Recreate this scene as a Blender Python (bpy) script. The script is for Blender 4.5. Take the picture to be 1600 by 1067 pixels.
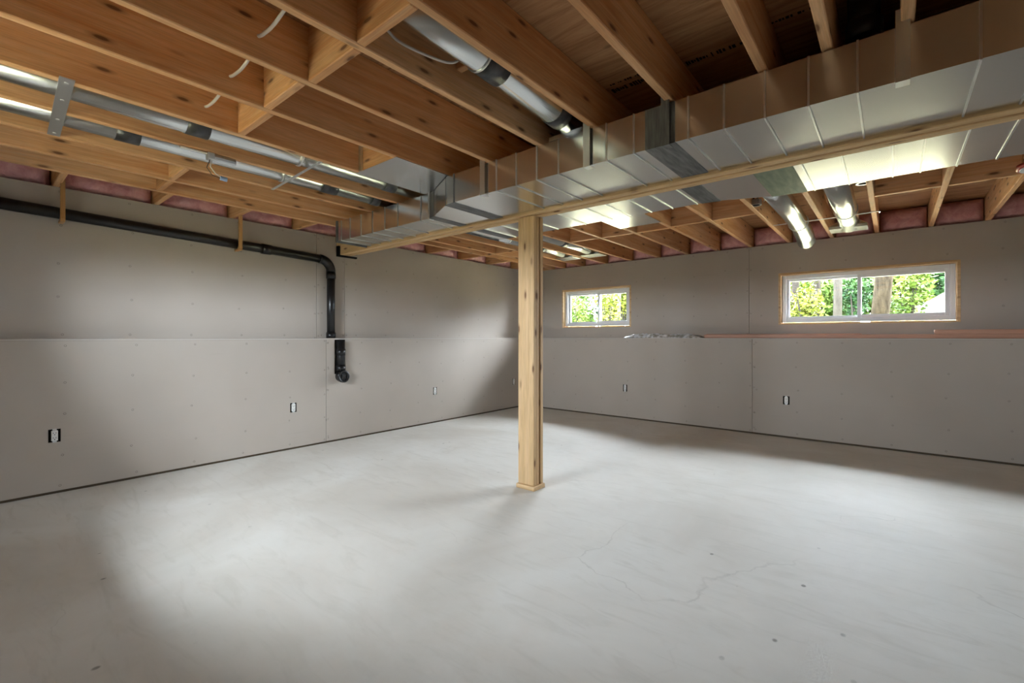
import bpy, bmesh, math, random
from mathutils import Vector, Matrix, noise
random.seed(7)
for o in list(bpy.data.objects): bpy.data.objects.remove(o)
S = bpy.context.scene
COL = S.collection
PI = math.pi

# ---------------------------------------------------------------- camera
F_PX, HZ, HC = 718.0, 526.5, 1.24
YAW = math.atan2(.638, .770)
cam = bpy.data.cameras.new('camera'); cam.sensor_width = 36; cam.lens = 36*F_PX/1600
cam.shift_y = -(533.5-HZ)/1600; cam.clip_start = .02; cam.clip_end = 200
co = bpy.data.objects.new('camera', cam); COL.objects.link(co)
co.location = (0, 0, HC); co.rotation_euler = (PI/2, 0, YAW)
S.camera = co
# ---------------------------------------------------------------- world, sun, exposure
W = bpy.data.worlds.new('sky'); S.world = W; W.use_nodes = True
bg = W.node_tree.nodes['Background']
bg.inputs[0].default_value = (.80, .875, 1.0, 1); bg.inputs[1].default_value = 40.0
sun = bpy.data.lights.new('sun', 'SUN'); sun.energy = 30; sun.angle = .02; sun.color = (1, .93, .8)
so = bpy.data.objects.new('sun', sun); COL.objects.link(so)
so.rotation_euler = Vector((-.72, 0, -.69)).to_track_quat('-Z', 'Y').to_euler()
so.location = (6, 10, 12)
vs = S.view_settings
vs.view_transform = 'Standard'; vs.look = 'None'; vs.gamma = 1; vs.use_curve_mapping = False
vs.exposure = 1.65
def portal(name, loc, rot, sx, sy):
    L = bpy.data.lights.new(name, 'AREA'); L.shape = 'RECTANGLE'; L.size = sx; L.size_y = sy
    L.cycles.is_portal = True
    o = bpy.data.objects.new(name, L); COL.objects.link(o); o.location = loc; o.rotation_euler = rot

# ---------------------------------------------------------------- pixel helper (1600 x 1067 frame)
cy, sy_ = math.cos(YAW), math.sin(YAW)
def ray(px, py):
    r = (px-800)/F_PX; u = -(py-HZ)/F_PX
    return Vector((cy*r-sy_, sy_*r+cy, u))
def at_y(px, py, y): d = ray(px, py); t = y/d.y; return Vector((d.x*t, y, HC+d.z*t))
def at_x(px, py, x): d = ray(px, py); t = x/d.x; return Vector((x, d.y*t, HC+d.z*t))
def at_z(px, py, z): d = ray(px, py); t = (z-HC)/d.z; return Vector((d.x*t, d.y*t, z))

# ---------------------------------------------------------------- the measured place (metres)
XL, XLU = -5.10, -5.21         # left wall: lower face, upper face (set back)
YB, YBU = 6.51, 6.85           # back wall: lower face, upper face
XR = 2.35                      # right wall
YF, YFU = -.55, -.90           # near wall: lower face, upper face
LEDGE = 1.225
ZJ, ZS = 2.46, 2.72            # joist underside, subfloor underside
ZBEAM, YBM0, YBM1 = 2.222, 2.91, 3.085
WZ0, WZ1 = 1.40, 2.07
WIN1 = (-4.52, -3.21); WIN2 = (-1.15, .56); WIN3 = (-3.7, -2.2)
THK = .20
for n, (a, b), yy, s in (('small_window_portal', WIN1, YBU+.19, 1), ('wide_window_portal', WIN2, YBU+.19, 1), ('near_window_portal', WIN3, YFU-.19, -1)):
    portal(n, ((a+b)/2, yy, (WZ0+WZ1)/2), (-PI/2*s, 0, 0), b-a, WZ1-WZ0)

# ================================================================ materials
def mat(name):
    m = bpy.data.materials.new(name); m.use_nodes = True
    nt = m.node_tree; return m, nt, nt.nodes['Principled BSDF']
def N(nt, t, **kw):
    n = nt.nodes.new(t)
    for k, v in kw.items():
        if hasattr(n, k) and not isinstance(v, tuple) or k in ('operation',): setattr(n, k, v)
        else: n.inputs[k].default_value = v
    return n
def ramp(nt, stops, fac):
    r = nt.nodes.new('ShaderNodeValToRGB'); e = r.color_ramp.elements
    while len(e) < len(stops): e.new(.5)
    for i, (p, c) in enumerate(stops):
        e[i].position = p; e[i].color = (*c, 1) if len(c) == 3 else c
    nt.links.new(fac, r.inputs[0]); return r.outputs[0]
def mixc(nt, fac, a, b, mode='MIX'):
    m = nt.nodes.new('ShaderNodeMix'); m.data_type = 'RGBA'; m.blend_type = mode
    for i, v in ((0, fac), (6, a), (7, b)):
        if hasattr(v, 'is_linked'): nt.links.new(v, m.inputs[i])
        else: m.inputs[i].default_value = v if not isinstance(v, tuple) or len(v) == 4 else (*v, 1)
    return m.outputs[2]
def coords(nt, scale, rnd=True):
    tc = nt.nodes.new('ShaderNodeTexCoord'); src = tc.outputs['Object']
    if rnd:
        oi = nt.nodes.new('ShaderNodeObjectInfo')
        mu = nt.nodes.new('ShaderNodeVectorMath'); mu.operation = 'MULTIPLY_ADD'
        cb = nt.nodes.new('ShaderNodeCombineXYZ')
        for i in range(3): nt.links.new(oi.outputs['Random'], cb.inputs[i])
        nt.links.new(cb.outputs[0], mu.inputs[0]); mu.inputs[1].default_value = (37, 53, 29)
        nt.links.new(src, mu.inputs[2]); src = mu.outputs[0]
    mp = nt.nodes.new('ShaderNodeMapping'); mp.inputs['Scale'].default_value = scale
    nt.links.new(src, mp.inputs[0]); return mp.outputs[0]
def noise_t(nt, vec, scale, detail=4, rough=.55, dist=0):
    n = nt.nodes.new('ShaderNodeTexNoise'); n.inputs['Scale'].default_value = scale
    n.inputs['Detail'].default_value = detail; n.inputs['Roughness'].default_value = rough
    n.inputs['Distortion'].default_value = dist; nt.links.new(vec, n.inputs['Vector']); return n.outputs['Fac']
def bump(nt, b, h, strength, dist=.01):
    n = nt.nodes.new('ShaderNodeBump'); n.inputs['Strength'].default_value = strength; n.inputs['Distance'].default_value = dist
    nt.links.new(h, n.inputs['Height']); nt.links.new(n.outputs[0], b.inputs['Normal'])

def wood(name, axis, light, dark, knot=(.16, .065, .025), knots=1.0, var=.18, rough=.62):
    m, nt, b = mat(name)
    g = [1, 1, 1]; k = [1, 1, 1]
    for i in range(3): g[i] = .5 if i == axis else 11; k[i] = 1.5 if i == axis else 5.0
    v = coords(nt, tuple(g)); f = noise_t(nt, v, 2.2, 5, .6, .6)
    c = ramp(nt, [(.32, dark), (.62, light)], f)
    fine = noise_t(nt, coords(nt, tuple(x*4 for x in g)), 4, 2, .5)
    c = mixc(nt, .18, c, ramp(nt, [(.35, (.25, .12, .05)), (.6, (1, .9, .75))], fine), 'MULTIPLY')
    sp = nt.nodes.new('ShaderNodeSeparateXYZ'); nt.links.new(coords(nt, (1, 1, 1)), sp.inputs[0])
    oth = [i for i in range(3) if i != axis]
    ad = nt.nodes.new('ShaderNodeMath'); nt.links.new(sp.outputs[oth[0]], ad.inputs[0]); nt.links.new(sp.outputs[oth[1]], ad.inputs[1])
    cb = nt.nodes.new('ShaderNodeCombineXYZ'); mu = []
    for src, sc, dst in ((sp.outputs[axis], 3.0, 0), (ad.outputs[0], 10.0, 1)):
        q = nt.nodes.new('ShaderNodeMath'); q.operation = 'MULTIPLY'; q.inputs[1].default_value = sc; nt.links.new(src, q.inputs[0]); nt.links.new(q.outputs[0], cb.inputs[dst])
    vo = nt.nodes.new('ShaderNodeTexVoronoi'); vo.voronoi_dimensions = '2D'; vo.inputs['Scale'].default_value = 1.0
    nt.links.new(cb.outputs[0], vo.inputs['Vector'])
    kk = ramp(nt, [(.06, (.9*knots,)*3), (.10, (.35*knots,)*3), (.18, (0,)*3)], vo.outputs['Distance'])
    sr = nt.nodes.new('ShaderNodeSeparateColor'); nt.links.new(vo.outputs['Color'], sr.inputs[0])
    kk = mixc(nt, 1.0, kk, ramp(nt, [(.42, (0,)*3), (.62, (1,)*3)], sr.outputs[0]), 'MULTIPLY')
    c = mixc(nt, kk, c, knot)
    oi = nt.nodes.new('ShaderNodeObjectInfo')
    tint = ramp(nt, [(0, (1-var, 1-var*1.3, 1-var*1.6)), (1, (1, 1, 1))], oi.outputs['Random'])
    c = mixc(nt, 1.0, c, tint, 'MULTIPLY')
    nt.links.new(c, b.inputs['Base Color']); b.inputs['Roughness'].default_value = rough
    b.inputs['Specular IOR Level'].default_value = .3
    bump(nt, b, f, .12, .004); return m
JL, JD = (.85, .535, .29), (.72, .365, .155)
WOOD = [wood('spruce_along_'+'xyz'[i], i, JL, JD) for i in range(3)]
PLYW = [wood('post_lumber_'+'xyz'[i], i, (.74, .52, .29), (.60, .39, .19), var=.08) for i in range(3)]
BUCK = wood('raw_pine_liner', 0, (.80, .60, .36), (.66, .45, .24), knots=.5)
HANGW = wood('plywood_strip', 2, (.66, .40, .17), (.52, .28, .10), knots=0)
TRIMW = wood('salmon_primed_board', 0, (.62, .36, .26), (.54, .30, .21), knots=0, var=.06, rough=.5)

def plywood():
    m, nt, b = mat('subfloor_plywood')
    f = noise_t(nt, coords(nt, (.7, 7, 7)), 2.4, 6, .62, 1.4)
    c = ramp(nt, [(.28, (.30, .135, .055)), (.5, (.46, .245, .115)), (.72, (.58, .34, .17))], f)
    vo = nt.nodes.new('ShaderNodeTexVoronoi'); vo.inputs['Scale'].default_value = 1
    nt.links.new(coords(nt, (2.2, 4.5, 1)), vo.inputs['Vector'])
    c = mixc(nt, ramp(nt, [(.04, (.9,)*3), (.11, (0,)*3)], vo.outputs['Distance']), c, (.08, .035, .015))
    nt.links.new(c, b.inputs['Base Color']); b.inputs['Roughness'].default_value = .7; b.inputs['Specular IOR Level'].default_value = .25
    bump(nt, b, f, .15, .004); return m
PLY = plywood()
def drywall():
    m, nt, b = mat('grey_drywall_paper')
    f = noise_t(nt, coords(nt, (.7, .7, .7)), 1.6, 3)
    c = ramp(nt, [(.3, (.43, .375, .32)), (.7, (.47, .415, .357))], f)
    s = noise_t(nt, coords(nt, (1.2, 1.2, 55)), 1.5, 2)
    c = mixc(nt, ramp(nt, [(.66, (0,)*3), (.76, (.22,)*3)], s), c, (.36, .32, .28))
    nt.links.new(c, b.inputs['Base Color']); b.inputs['Roughness'].default_value = .75; b.inputs['Specular IOR Level'].default_value = .25
    return m
DRY = drywall()
def concrete():
    m, nt, b = mat('pale_concrete')
    v = coords(nt, (1, 1, 1), False)
    f = noise_t(nt, v, .9, 6, .6, .5)
    c = ramp(nt, [(.3, (.55, .505, .44)), (.52, (.625, .59, .53)), (.72, (.69, .665, .615))], f)
    st = noise_t(nt, coords(nt, (1.2, 5, 1), False), 2.2, 5, .6, 1.2)
    c = mixc(nt, ramp(nt, [(.52, (0,)*3), (.72, (.4,)*3)], st), c, (.49, .455, .39))
    # hairline cracks
    dn = nt.nodes.new('ShaderNodeTexNoise'); dn.inputs['Scale'].default_value = 2.6; dn.inputs['Detail'].default_value = 5
    nt.links.new(v, dn.inputs['Vector'])
    add = nt.nodes.new('ShaderNodeVectorMath'); add.operation = 'MULTIPLY_ADD'
    nt.links.new(dn.outputs['Color'], add.inputs[0]); add.inputs[1].default_value = (.55, .55, 0); nt.links.new(v, add.inputs[2])
    cr = nt.nodes.new('ShaderNodeTexVoronoi'); cr.feature = 'DISTANCE_TO_EDGE'; cr.inputs['Scale'].default_value = .62
    nt.links.new(add.outputs[0], cr.inputs['Vector'])
    cl = ramp(nt, [(.0, (.32,)*3), (.0035, (0,)*3)], cr.outputs['Distance'])
    msk = ramp(nt, [(.5, (0,)*3), (.62, (1,)*3)], noise_t(nt, v, .8, 2))
    c = mixc(nt, mixc(nt, 1.0, cl, msk, 'MULTIPLY'), c, (.30, .27, .23))
    # scuffs and dark specks
    vo = nt.nodes.new('ShaderNodeTexVoronoi'); vo.inputs['Scale'].default_value = 1
    nt.links.new(coords(nt, (5.5, 4.2, 1), False), vo.inputs['Vector'])
    sp = ramp(nt, [(.04, (.9,)*3), (.07, (0,)*3)], vo.outputs['Distance'])
    sm = ramp(nt, [(.5, (0,)*3), (.6, (1,)*3)], noise_t(nt, v, 1.3, 4))
    c = mixc(nt, mixc(nt, 1.0, sp, sm, 'MULTIPLY'), c, (.20, .18, .15))
    nt.links.new(c, b.inputs['Base Color'])
    nt.links.new(ramp(nt, [(.3, (.6,)*3), (.7, (.78,)*3)], f), b.inputs['Roughness']); b.inputs['Specular IOR Level'].default_value = .28
    bump(nt, b, noise_t(nt, v, 14, 5), .05, .006); return m
CONC = concrete()
def galv(name, col, rough, streak=(.6, 14, 14)):
    m, nt, b = mat(name)
    b.inputs['Base Color'].default_value = (*col, 1); b.inputs['Roughness'].default_value = rough
    b.inputs['Metallic'].default_value = 1
    return m
GALV = galv('galvanised_sheet', (.72, .74, .74), .23)
PIPEM = galv('galvanised_pipe', (.70, .73, .73), .24, (20, 2, 20))
STRAPM = galv('galvanised_strap', (.68, .69, .69), .36)
RIBM = galv('galvanised_seam', (.74, .75, .75), .33)
def plain(name, col, rough=.5, metal=0, spec=.5, coat=0):
    m, nt, b = mat(name); b.inputs['Base Color'].default_value = (*col, 1); b.inputs['Roughness'].default_value = rough
    b.inputs['Metallic'].default_value = metal; b.inputs['Specular IOR Level'].default_value = spec; b.inputs['Coat Weight'].default_value = coat
    return m
def streaky(name, a, c, rough, metal, scale):
    m, nt, b = mat(name); f = noise_t(nt, coords(nt, scale), 6, 4)
    nt.links.new(ramp(nt, [(.35, a), (.65, c)], f), b.inputs['Base Color']); b.inputs['Roughness'].default_value = rough
    b.inputs['Metallic'].default_value = metal; return m
SEAL = streaky('grey_duct_sealant', (.07, .072, .075), (.17, .17, .172), .5, .3, (9, 1, 1))
SEALG = streaky('olive_duct_sealant', (.08, .115, .075), (.16, .20, .13), .55, .1, (6, 1, 1))
TAPE = streaky('black_foil_tape', (.035, .036, .04), (.09, .09, .095), .38, .2, (3, 3, 3))
ABS = streaky('black_abs_plastic', (.005, .005, .005), (.013, .012, .012), .32, 0, (3, 3, 3))
GYP = plain('gypsum_cap', (.50, .45, .40), .8, 0, .2)
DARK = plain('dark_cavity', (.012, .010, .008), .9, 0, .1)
FRAMING = plain('shaded_framing_backing', (.10, .075, .05), .9, 0, .1)  # framing colour darkened to carry the shade of the gap behind the drywall
SCREW = plain('screw_head', (.035, .032, .03), .5, .2)
VINYL = plain('white_vinyl', (.80, .81, .83), .35)
WHITEP = plain('white_plastic', (.80, .79, .75), .4)
CABLE = plain('white_cable_sheath', (.78, .74, .68), .45)
CABLED = plain('brown_cable_sheath', (.10, .07, .04), .5)
REDP = plain('red_rim_plastic', (.42, .02, .015), .35)
EXTW = plain('exterior_wall', (.42, .40, .37), .9)
BLUEW = plain('blue_wire_nut', (.35, .48, .72), .4)
def pink():
    m, nt, b = mat('pink_fibreglass')
    f = noise_t(nt, coords(nt, (1, 1, 1)), 9, 6, .65, .6)
    nt.links.new(ramp(nt, [(.3, (.60, .24, .23)), (.55, (.78, .40, .38)), (.75, (.88, .56, .54))], f), b.inputs['Base Color'])
    b.inputs['Roughness'].default_value = .8; b.inputs['Coat Weight'].default_value = .35; b.inputs['Coat Roughness'].default_value = .2
    bump(nt, b, f, .5, .02); return m
PINK = pink()
def glass():
    m = bpy.data.materials.new('window_glass'); m.use_nodes = True; nt = m.node_tree; nt.nodes.clear()
    o = nt.nodes.new('ShaderNodeOutputMaterial'); t = nt.nodes.new('ShaderNodeBsdfTransparent'); g = nt.nodes.new('ShaderNodeBsdfGlossy')
    t.inputs[0].default_value = (.95, .97, .96, 1); g.inputs['Roughness'].default_value = .02
    fr = nt.nodes.new('ShaderNodeFresnel'); fr.inputs[0].default_value = 1.3
    mx = nt.nodes.new('ShaderNodeMixShader'); nt.links.new(fr.outputs[0], mx.inputs[0]); nt.links.new(t.outputs[0], mx.inputs[1]); nt.links.new(g.outputs[0], mx.inputs[2])
    nt.links.new(mx.outputs[0], o.inputs[0]); return m
GLASS = glass()
def film():
    m, nt, b = mat('clear_plastic_film')
    f = noise_t(nt, coords(nt, (5, 5, 5)), 3, 3)
    nt.links.new(ramp(nt, [(.4, (.30, .29, .25)), (.6, (.72, .74, .76))], f), b.inputs['Base Color'])
    b.inputs['Roughness'].default_value = .18; b.inputs['Coat Weight'].default_value = .6; return m
FILM = film()
def bark(name, a, c):
    m, nt, b = mat(name); f = noise_t(nt, coords(nt, (9, 9, 2.2)), 2, 6, .7)
    nt.links.new(ramp(nt, [(.35, a), (.65, c)], f), b.inputs['Base Color']); b.inputs['Roughness'].default_value = .95; b.inputs['Specular IOR Level'].default_value = .02
    bump(nt, b, f, .6, .03); return m
BARK = [bark('grey_bark', (.008, .007, .006), (.022, .019, .016)), bark('pale_bark', (.020, .018, .016), (.040, .037, .032)), bark('brown_bark', (.010, .008, .006), (.032, .026, .018))]
def leaf(name, a, c):
    m, nt, b = mat(name); f = noise_t(nt, coords(nt, (1, 1, 1)), 1.6, 3)
    nt.links.new(ramp(nt, [(.35, a), (.65, c)], f), b.inputs['Base Color']); b.inputs['Roughness'].default_value = .6
    b.inputs['Specular IOR Level'].default_value = .05
    return m
LEAF = [leaf('bright_green_leaves', (.011, .025, .003), (.038, .055, .008)), leaf('deep_green_leaves', (.004, .013, .004), (.013, .030, .007)), leaf('yellow_green_leaves', (.028, .038, .005), (.062, .069, .010))]
SOIL = bark('forest_soil', (.10, .09, .05), (.22, .20, .12))
ROCKM = bark('pale_boulder', (.022, .019, .017), (.045, .038, .034))

# ================================================================ mesh helpers
class MB:
    def __init__(s): s.v = []; s.f = []
    def add(s, vs_, fs):
        k = len(s.v); s.v += [tuple(v) for v in vs_]; s.f += [tuple(i+k for i in f) for f in fs]; return s
    def box(s, x0, x1, y0, y1, z0, z1):
        return s.add([(x0,y0,z0),(x1,y0,z0),(x1,y1,z0),(x0,y1,z0),(x0,y0,z1),(x1,y0,z1),(x1,y1,z1),(x0,y1,z1)],
                     [(0,3,2,1),(4,5,6,7),(0,1,5,4),(1,2,6,5),(2,3,7,6),(3,0,4,7)])
    def tube(s, pts, rad, n=12, cap=True):
        pts = [Vector(p) for p in pts]; k0 = len(s.v); up = None; L = len(pts)
        rr = rad if isinstance(rad, (list, tuple)) else [rad]*L
        for i, p in enumerate(pts):
            t = (pts[min(i+1, L-1)]-pts[max(i-1, 0)]).normalized()
            if up is None: up = Vector((0,0,1)) if abs(t.z) < .9 else Vector((1,0,0))
            a = t.cross(up).normalized(); b = a.cross(t).normalized(); up = b
            for j in range(n):
                an = 2*PI*j/n; s.v.append(tuple(p+(a*math.cos(an)+b*math.sin(an))*rr[i]))
        for i in range(L-1):
            for j in range(n):
                s.f.append((k0+i*n+j, k0+i*n+(j+1) % n, k0+(i+1)*n+(j+1) % n, k0+(i+1)*n+j))
        if cap:
            s.f.append(tuple(k0+j for j in range(n))[::-1]); s.f.append(tuple(k0+(L-1)*n+j for j in range(n)))
        return s
    def ring(s, c, axis, r0, r1, h, n=24):
        """a hollow ring round an axis ('x','y','z'), from c to c+h"""
        ax = 'xyz'.index(axis); o1, o2 = [(1,2),(2,0),(0,1)][ax]; k = len(s.v)
        for (r, d) in ((r0,0),(r1,0),(r1,h),(r0,h)):
            for j in range(n):
                p = list(c); a = 2*PI*j/n; p[o1] += r*math.cos(a); p[o2] += r*math.sin(a); p[ax] += d; s.v.append(tuple(p))
        for q in range(4):
            for j in range(n): s.f.append((k+q*n+j, k+q*n+(j+1) % n, k+((q+1) % 4)*n+(j+1) % n, k+((q+1) % 4)*n+j))
        return s
    def build(s, name, material, parent=None, bevel=0, smooth=False, loc=None):
        me = bpy.data.meshes.new(name)
        vv = [Vector(v) for v in s.v]
        if loc is None:
            lo = Vector([min(v[i] for v in vv) for i in range(3)]); hi = Vector([max(v[i] for v in vv) for i in range(3)])
            loc = (lo+hi)/2; 
        loc = Vector(loc)
        me.from_pydata([v-loc for v in vv], [], s.f)
        bm = bmesh.new(); bm.from_mesh(me); bmesh.ops.recalc_face_normals(bm, faces=bm.faces)
        if bevel: bmesh.ops.bevel(bm, geom=bm.edges[:], offset=bevel, segments=1, affect='EDGES')
        bm.to_mesh(me); bm.free()
        me.materials.append(material)
        if smooth:
            for p in me.polygons: p.use_smooth = len(p.vertices) == 4
        o = bpy.data.objects.new(name, me); COL.objects.link(o)
        if parent is not None:
            o.parent = parent; q = parent
            while q is not None: loc = loc-q.location; q = q.parent
        o.location = loc; return o
def tag(o, label, cat, group=None):
    o['label'] = label; o['category'] = cat
    if group: o['group'] = group
    return o
def struct(o, label, cat): o['kind'] = 'structure'; return tag(o, label, cat)
def thing(name, label, cat, loc, group=None):
    o = bpy.data.objects.new(name, None); o.empty_display_size = .1; COL.objects.link(o); o.location = loc
    return tag(o, label, cat, group)
def box(name, m, b, parent=None, bevel=0): return MB().box(*b).build(name, m, parent, bevel)
def slab(axis, u0, u1, z0, z1, d0, d1, holes=()):
    """upright board in the plane 'x' (u = y) or 'y' (u = x), from d0 to d1 in depth, with rectangular holes"""
    us = sorted({u0, u1, *[min(max(h[i], u0), u1) for h in holes for i in (0, 1)]})
    zs = sorted({z0, z1, *[min(max(h[i], z0), z1) for h in holes for i in (2, 3)]})
    mb = MB(); bm_cells = set()
    for i in range(len(us)-1):
        for j in range(len(zs)-1):
            uc, zc = (us[i]+us[i+1])/2, (zs[j]+zs[j+1])/2
            if not any(h[0] < uc < h[1] and h[2] < zc < h[3] for h in holes): bm_cells.add((i, j))
    P = lambda u, z, d: (d, u, z) if axis == 'x' else (u, d, z)
    idx = {}
    def vid(i, j, d):
        if (i, j, d) not in idx: idx[(i, j, d)] = len(mb.v); mb.v.append(P(us[i], zs[j], d))
        return idx[(i, j, d)]
    for (i, j) in bm_cells:
        for d in (d0, d1): mb.f.append((vid(i,j,d), vid(i+1,j,d), vid(i+1,j+1,d), vid(i,j+1,d)))
        for (di, dj, a, b) in ((-1,0,(i,j),(i,j+1)), (1,0,(i+1,j),(i+1,j+1)), (0,-1,(i,j),(i+1,j)), (0,1,(i,j+1),(i+1,j+1))):
            if (i+di, j+dj) not in bm_cells: mb.f.append((vid(*a,d0), vid(*b,d0), vid(*b,d1), vid(*a,d1)))
    return mb

# ================================================================ the setting
ox0, ox1, oy0, oy1 = XLU-THK, XR+.1+THK, YFU-THK, YBU+THK
struct(box('floor', CONC, (ox0, ox1, oy0, oy1, -.12, 0)), 'pale trowelled concrete floor with scuffs and hairline cracks', 'floor')
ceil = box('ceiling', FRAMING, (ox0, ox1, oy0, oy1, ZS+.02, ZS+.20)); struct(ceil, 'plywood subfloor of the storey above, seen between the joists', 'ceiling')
pw, pl_ = 1.335, 2.67
r = 0; y = YFU-.25
while y < YBU+.2:
    x = XLU-.25-(pl_/2 if r % 2 else 0)
    while x < XR+.2:
        a, b, c_, d = max(x, ox0+.01)+.003, min(x+pl_, ox1-.01)-.003, max(y, oy0+.01)+.003, min(y+pw, oy1-.01)-.003
        if b-a > .05 and d-c_ > .05: box('plywood_panel', PLY, (a, b, c_, d, ZS, ZS+.02), ceil)
        x += pl_
    y += pw; r += 1
G = .006
def wall(name, label, axis, face_lo, face_up, sgn, u0, u1, lo_seams, up_seams, holes_lo=(), holes_up=(), spacing=.445, up=None):
    """sgn: direction out of the room. A lower wall with a ledge on top, an upper wall set back from it."""
    t = .014
    d = lambda f, k: f+sgn*k
    v0, v1 = up
    hup = [(h[0]-.004, h[1]+.004, h[2]-.004, h[3]+.004) for h in holes_up]
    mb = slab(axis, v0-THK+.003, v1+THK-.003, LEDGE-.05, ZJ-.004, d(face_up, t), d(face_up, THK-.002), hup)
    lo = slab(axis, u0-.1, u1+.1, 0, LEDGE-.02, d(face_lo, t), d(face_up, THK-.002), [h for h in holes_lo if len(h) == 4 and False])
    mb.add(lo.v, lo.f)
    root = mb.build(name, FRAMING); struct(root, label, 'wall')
    box_ = lambda a, b, e, f, g, h: (e, f, a, b, g, h) if axis == 'x' else (a, b, e, f, g, h)
    e0, e1 = sorted((d(face_lo, 0), d(face_up, .012)))
    box('ledge_top', GYP, box_(*((v0, v1) if axis == 'y' else (u0, u1)), e0, e1, LEDGE-.016, LEDGE), root)
    def sheets(seams, face, z0, z1, holes, q0, q1):
        ss = [q0]+list(seams)+[q1]
        for a, b in zip(ss, ss[1:]):
            slab(axis, a+.002, b-.002, z0, z1, d(face, 0), d(face, t-.001), [h for h in holes if h[1] > a and h[0] < b]).build('drywall_sheet', DRY, root)
    sheets(lo_seams, face_lo, .022, LEDGE-.017, holes_lo, u0, u1); sheets(up_seams, face_up, LEDGE+.001, ZJ-.005, holes_up, v0, v1)
    sc = MB()
    def screw(u, z, face, holes):
        if any(h[0]-.03 < u < h[1]+.03 and h[2]-.03 < z < h[3]+.03 for h in holes) or not (u0+.05 < u < u1-.05): return
        n = 8; c = (d(face, -.0006), u, z) if axis == 'x' else (u, d(face, -.0006), z); R = .0085; k = len(sc.v)
        for j in range(n):
            q = R*math.cos(2*PI*j/n), R*math.sin(2*PI*j/n)
            sc.v.append((c[0], c[1]+q[0], c[2]+q[1]) if axis == 'x' else (c[0]+q[0], c[1], c[2]+q[1]))
        sc.v.append((c[0]+sgn*.003, c[1], c[2]) if axis == 'x' else (c[0], c[1]+sgn*.003, c[2]))
        for j in range(n): sc.f.append((k+j, k+(j+1) % n, k+n))
    rs = random.Random(len(name))
    us = []; u = u0+.2
    while u < u1: us.append(u); u += spacing
    for face, seams, zz, holes in ((face_lo, lo_seams, (.06, .30, .60, .88, 1.17), holes_lo), (face_up, up_seams, (1.26, 1.54, 1.85, 2.14, 2.42), holes_up)):
        for z in zz:
            for u in us: screw(u+rs.uniform(-.02, .02), z+rs.uniform(-.03, .03)*(z not in (zz[0], zz[-1])), face, holes)
            for s_ in seams:
                for k in (-.022, .022): screw(s_+k, z+rs.uniform(-.03, .03), face, holes)
    s_o = sc.build('screw_heads', SCREW, root); s_o['kind'] = 'stuff'
    return root
OUT_L = [.49, 2.37, 4.41, 6.21]; OUT_B = [-3.15, -1.01]; OZ = .46; OW, OH = .036, .052
oh = lambda u: (u-OW, u+OW, OZ-OH, OZ+OH)
CUT = (2.855, 2.995, .80, 1.3)
wall('wall_left', 'grey drywall side wall with a ledge and a black drain pipe along it', 'x', XL, XLU, -1, YF, YB, [2.75], [2.69, 3.05], [oh(u) for u in OUT_L]+[CUT], up=(YFU, YBU))
wall('wall_back', 'grey drywall wall with two low wide windows above a ledge', 'y', YB, YBU, 1, XL, XR, [-1.39], [-1.5], [oh(u) for u in OUT_B], [(*WIN1, WZ0, WZ1), (*WIN2, WZ0, WZ1)], up=(XLU, XR+.1))
wall('wall_near', 'grey drywall wall with a ledge, facing the windowed wall', 'y', YF, YFU, -1, XL, XR, [-2.0], [-2.4], [], [(*WIN3, WZ0, WZ1)], up=(XLU, XR+.1))
wall('wall_right', 'plain grey drywall side wall opposite the drain pipe', 'x', XR, XR+.1, 1, YF, YB, [3.3], [1.3], [], [], up=(YFU, YBU))
# cavity behind the cut for the drain pipe and behind the outlets
# ---------------------------------------------------------------- windows
def window(name, label, axis, u0, u1, face, sgn, meet, z0=WZ0, z1=WZ1):
    root = thing(name, label, 'window', ((u0+u1)/2, face, z0) if axis == 'y' else (face, (u0+u1)/2, z0)); root['kind'] = 'structure'
    B = lambda a, b, d0, d1, e, f: ((a, b, *sorted((face+sgn*d0, face+sgn*d1)), e, f) if axis == 'y' else (*sorted((face+sgn*d0, face+sgn*d1)), a, b, e, f))
    t = .028
    def frame(nm, a, b, e, f, th, d0, d1, m, par, bev=.003, thb=None):
        thb = thb or th
        mb = MB(); mb.box(*B(a, a+th, d0, d1, e, f)).box(*B(b-th, b, d0, d1, e, f)).box(*B(a+th, b-th, d0, d1, e, e+thb)).box(*B(a+th, b-th, d0, d1, f-th, f))
        return mb.build(nm, m, par, bev)
    for nm, bb in (('liner_board', B(u0, u0+t, -.004, .19, z0, z1)), ('liner_board', B(u1-t, u1, -.004, .19, z0, z1)), ('liner_board', B(u0+t, u1-t, -.004, .19, z1-t, z1)), ('liner_board', B(u0+t, u1-t, -.002, .19, z0, z0+t*.7))):
        box(nm, BUCK, bb, root, .002)
    a, b, e, f = u0+t+.006, u1-t-.006, z0+t, z1-t-.004
    frame('vinyl_frame', a, b, e, f, .045, .06, .17, VINYL, root)
    a += .046; b -= .046; e += .046; f -= .046
    m_ = meet
    s1 = frame('sash', a, m_+.02, e, f, .03, .105, .135, VINYL, root); box('pane', GLASS, B(a+.028, m_-.008, .118, .122, e+.028, f-.028), s1)
    s2 = frame('sash', m_-.02, b, e, f, .038, .07, .10, VINYL, root); box('pane', GLASS, B(m_+.016, b-.036, .083, .087, e+.036, f-.036), s2)
    box('latch', VINYL, B(m_-.008, m_+.008, .055, .07, (e+f)/2-.04, (e+f)/2+.04), s2, .002)
    return root
window('window_1', 'smaller white vinyl sliding window in raw wood liner near the room corner', 'y', *WIN1, YBU, 1, -3.83)
window('window_2', 'wide white vinyl sliding window in raw wood liner, above the stacked trim boards', 'y', *WIN2, YBU, 1, -.31)
window('window_3', 'wide white vinyl sliding window in the wall facing the windowed wall', 'y', *WIN3, YFU, -1, -2.95)
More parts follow.
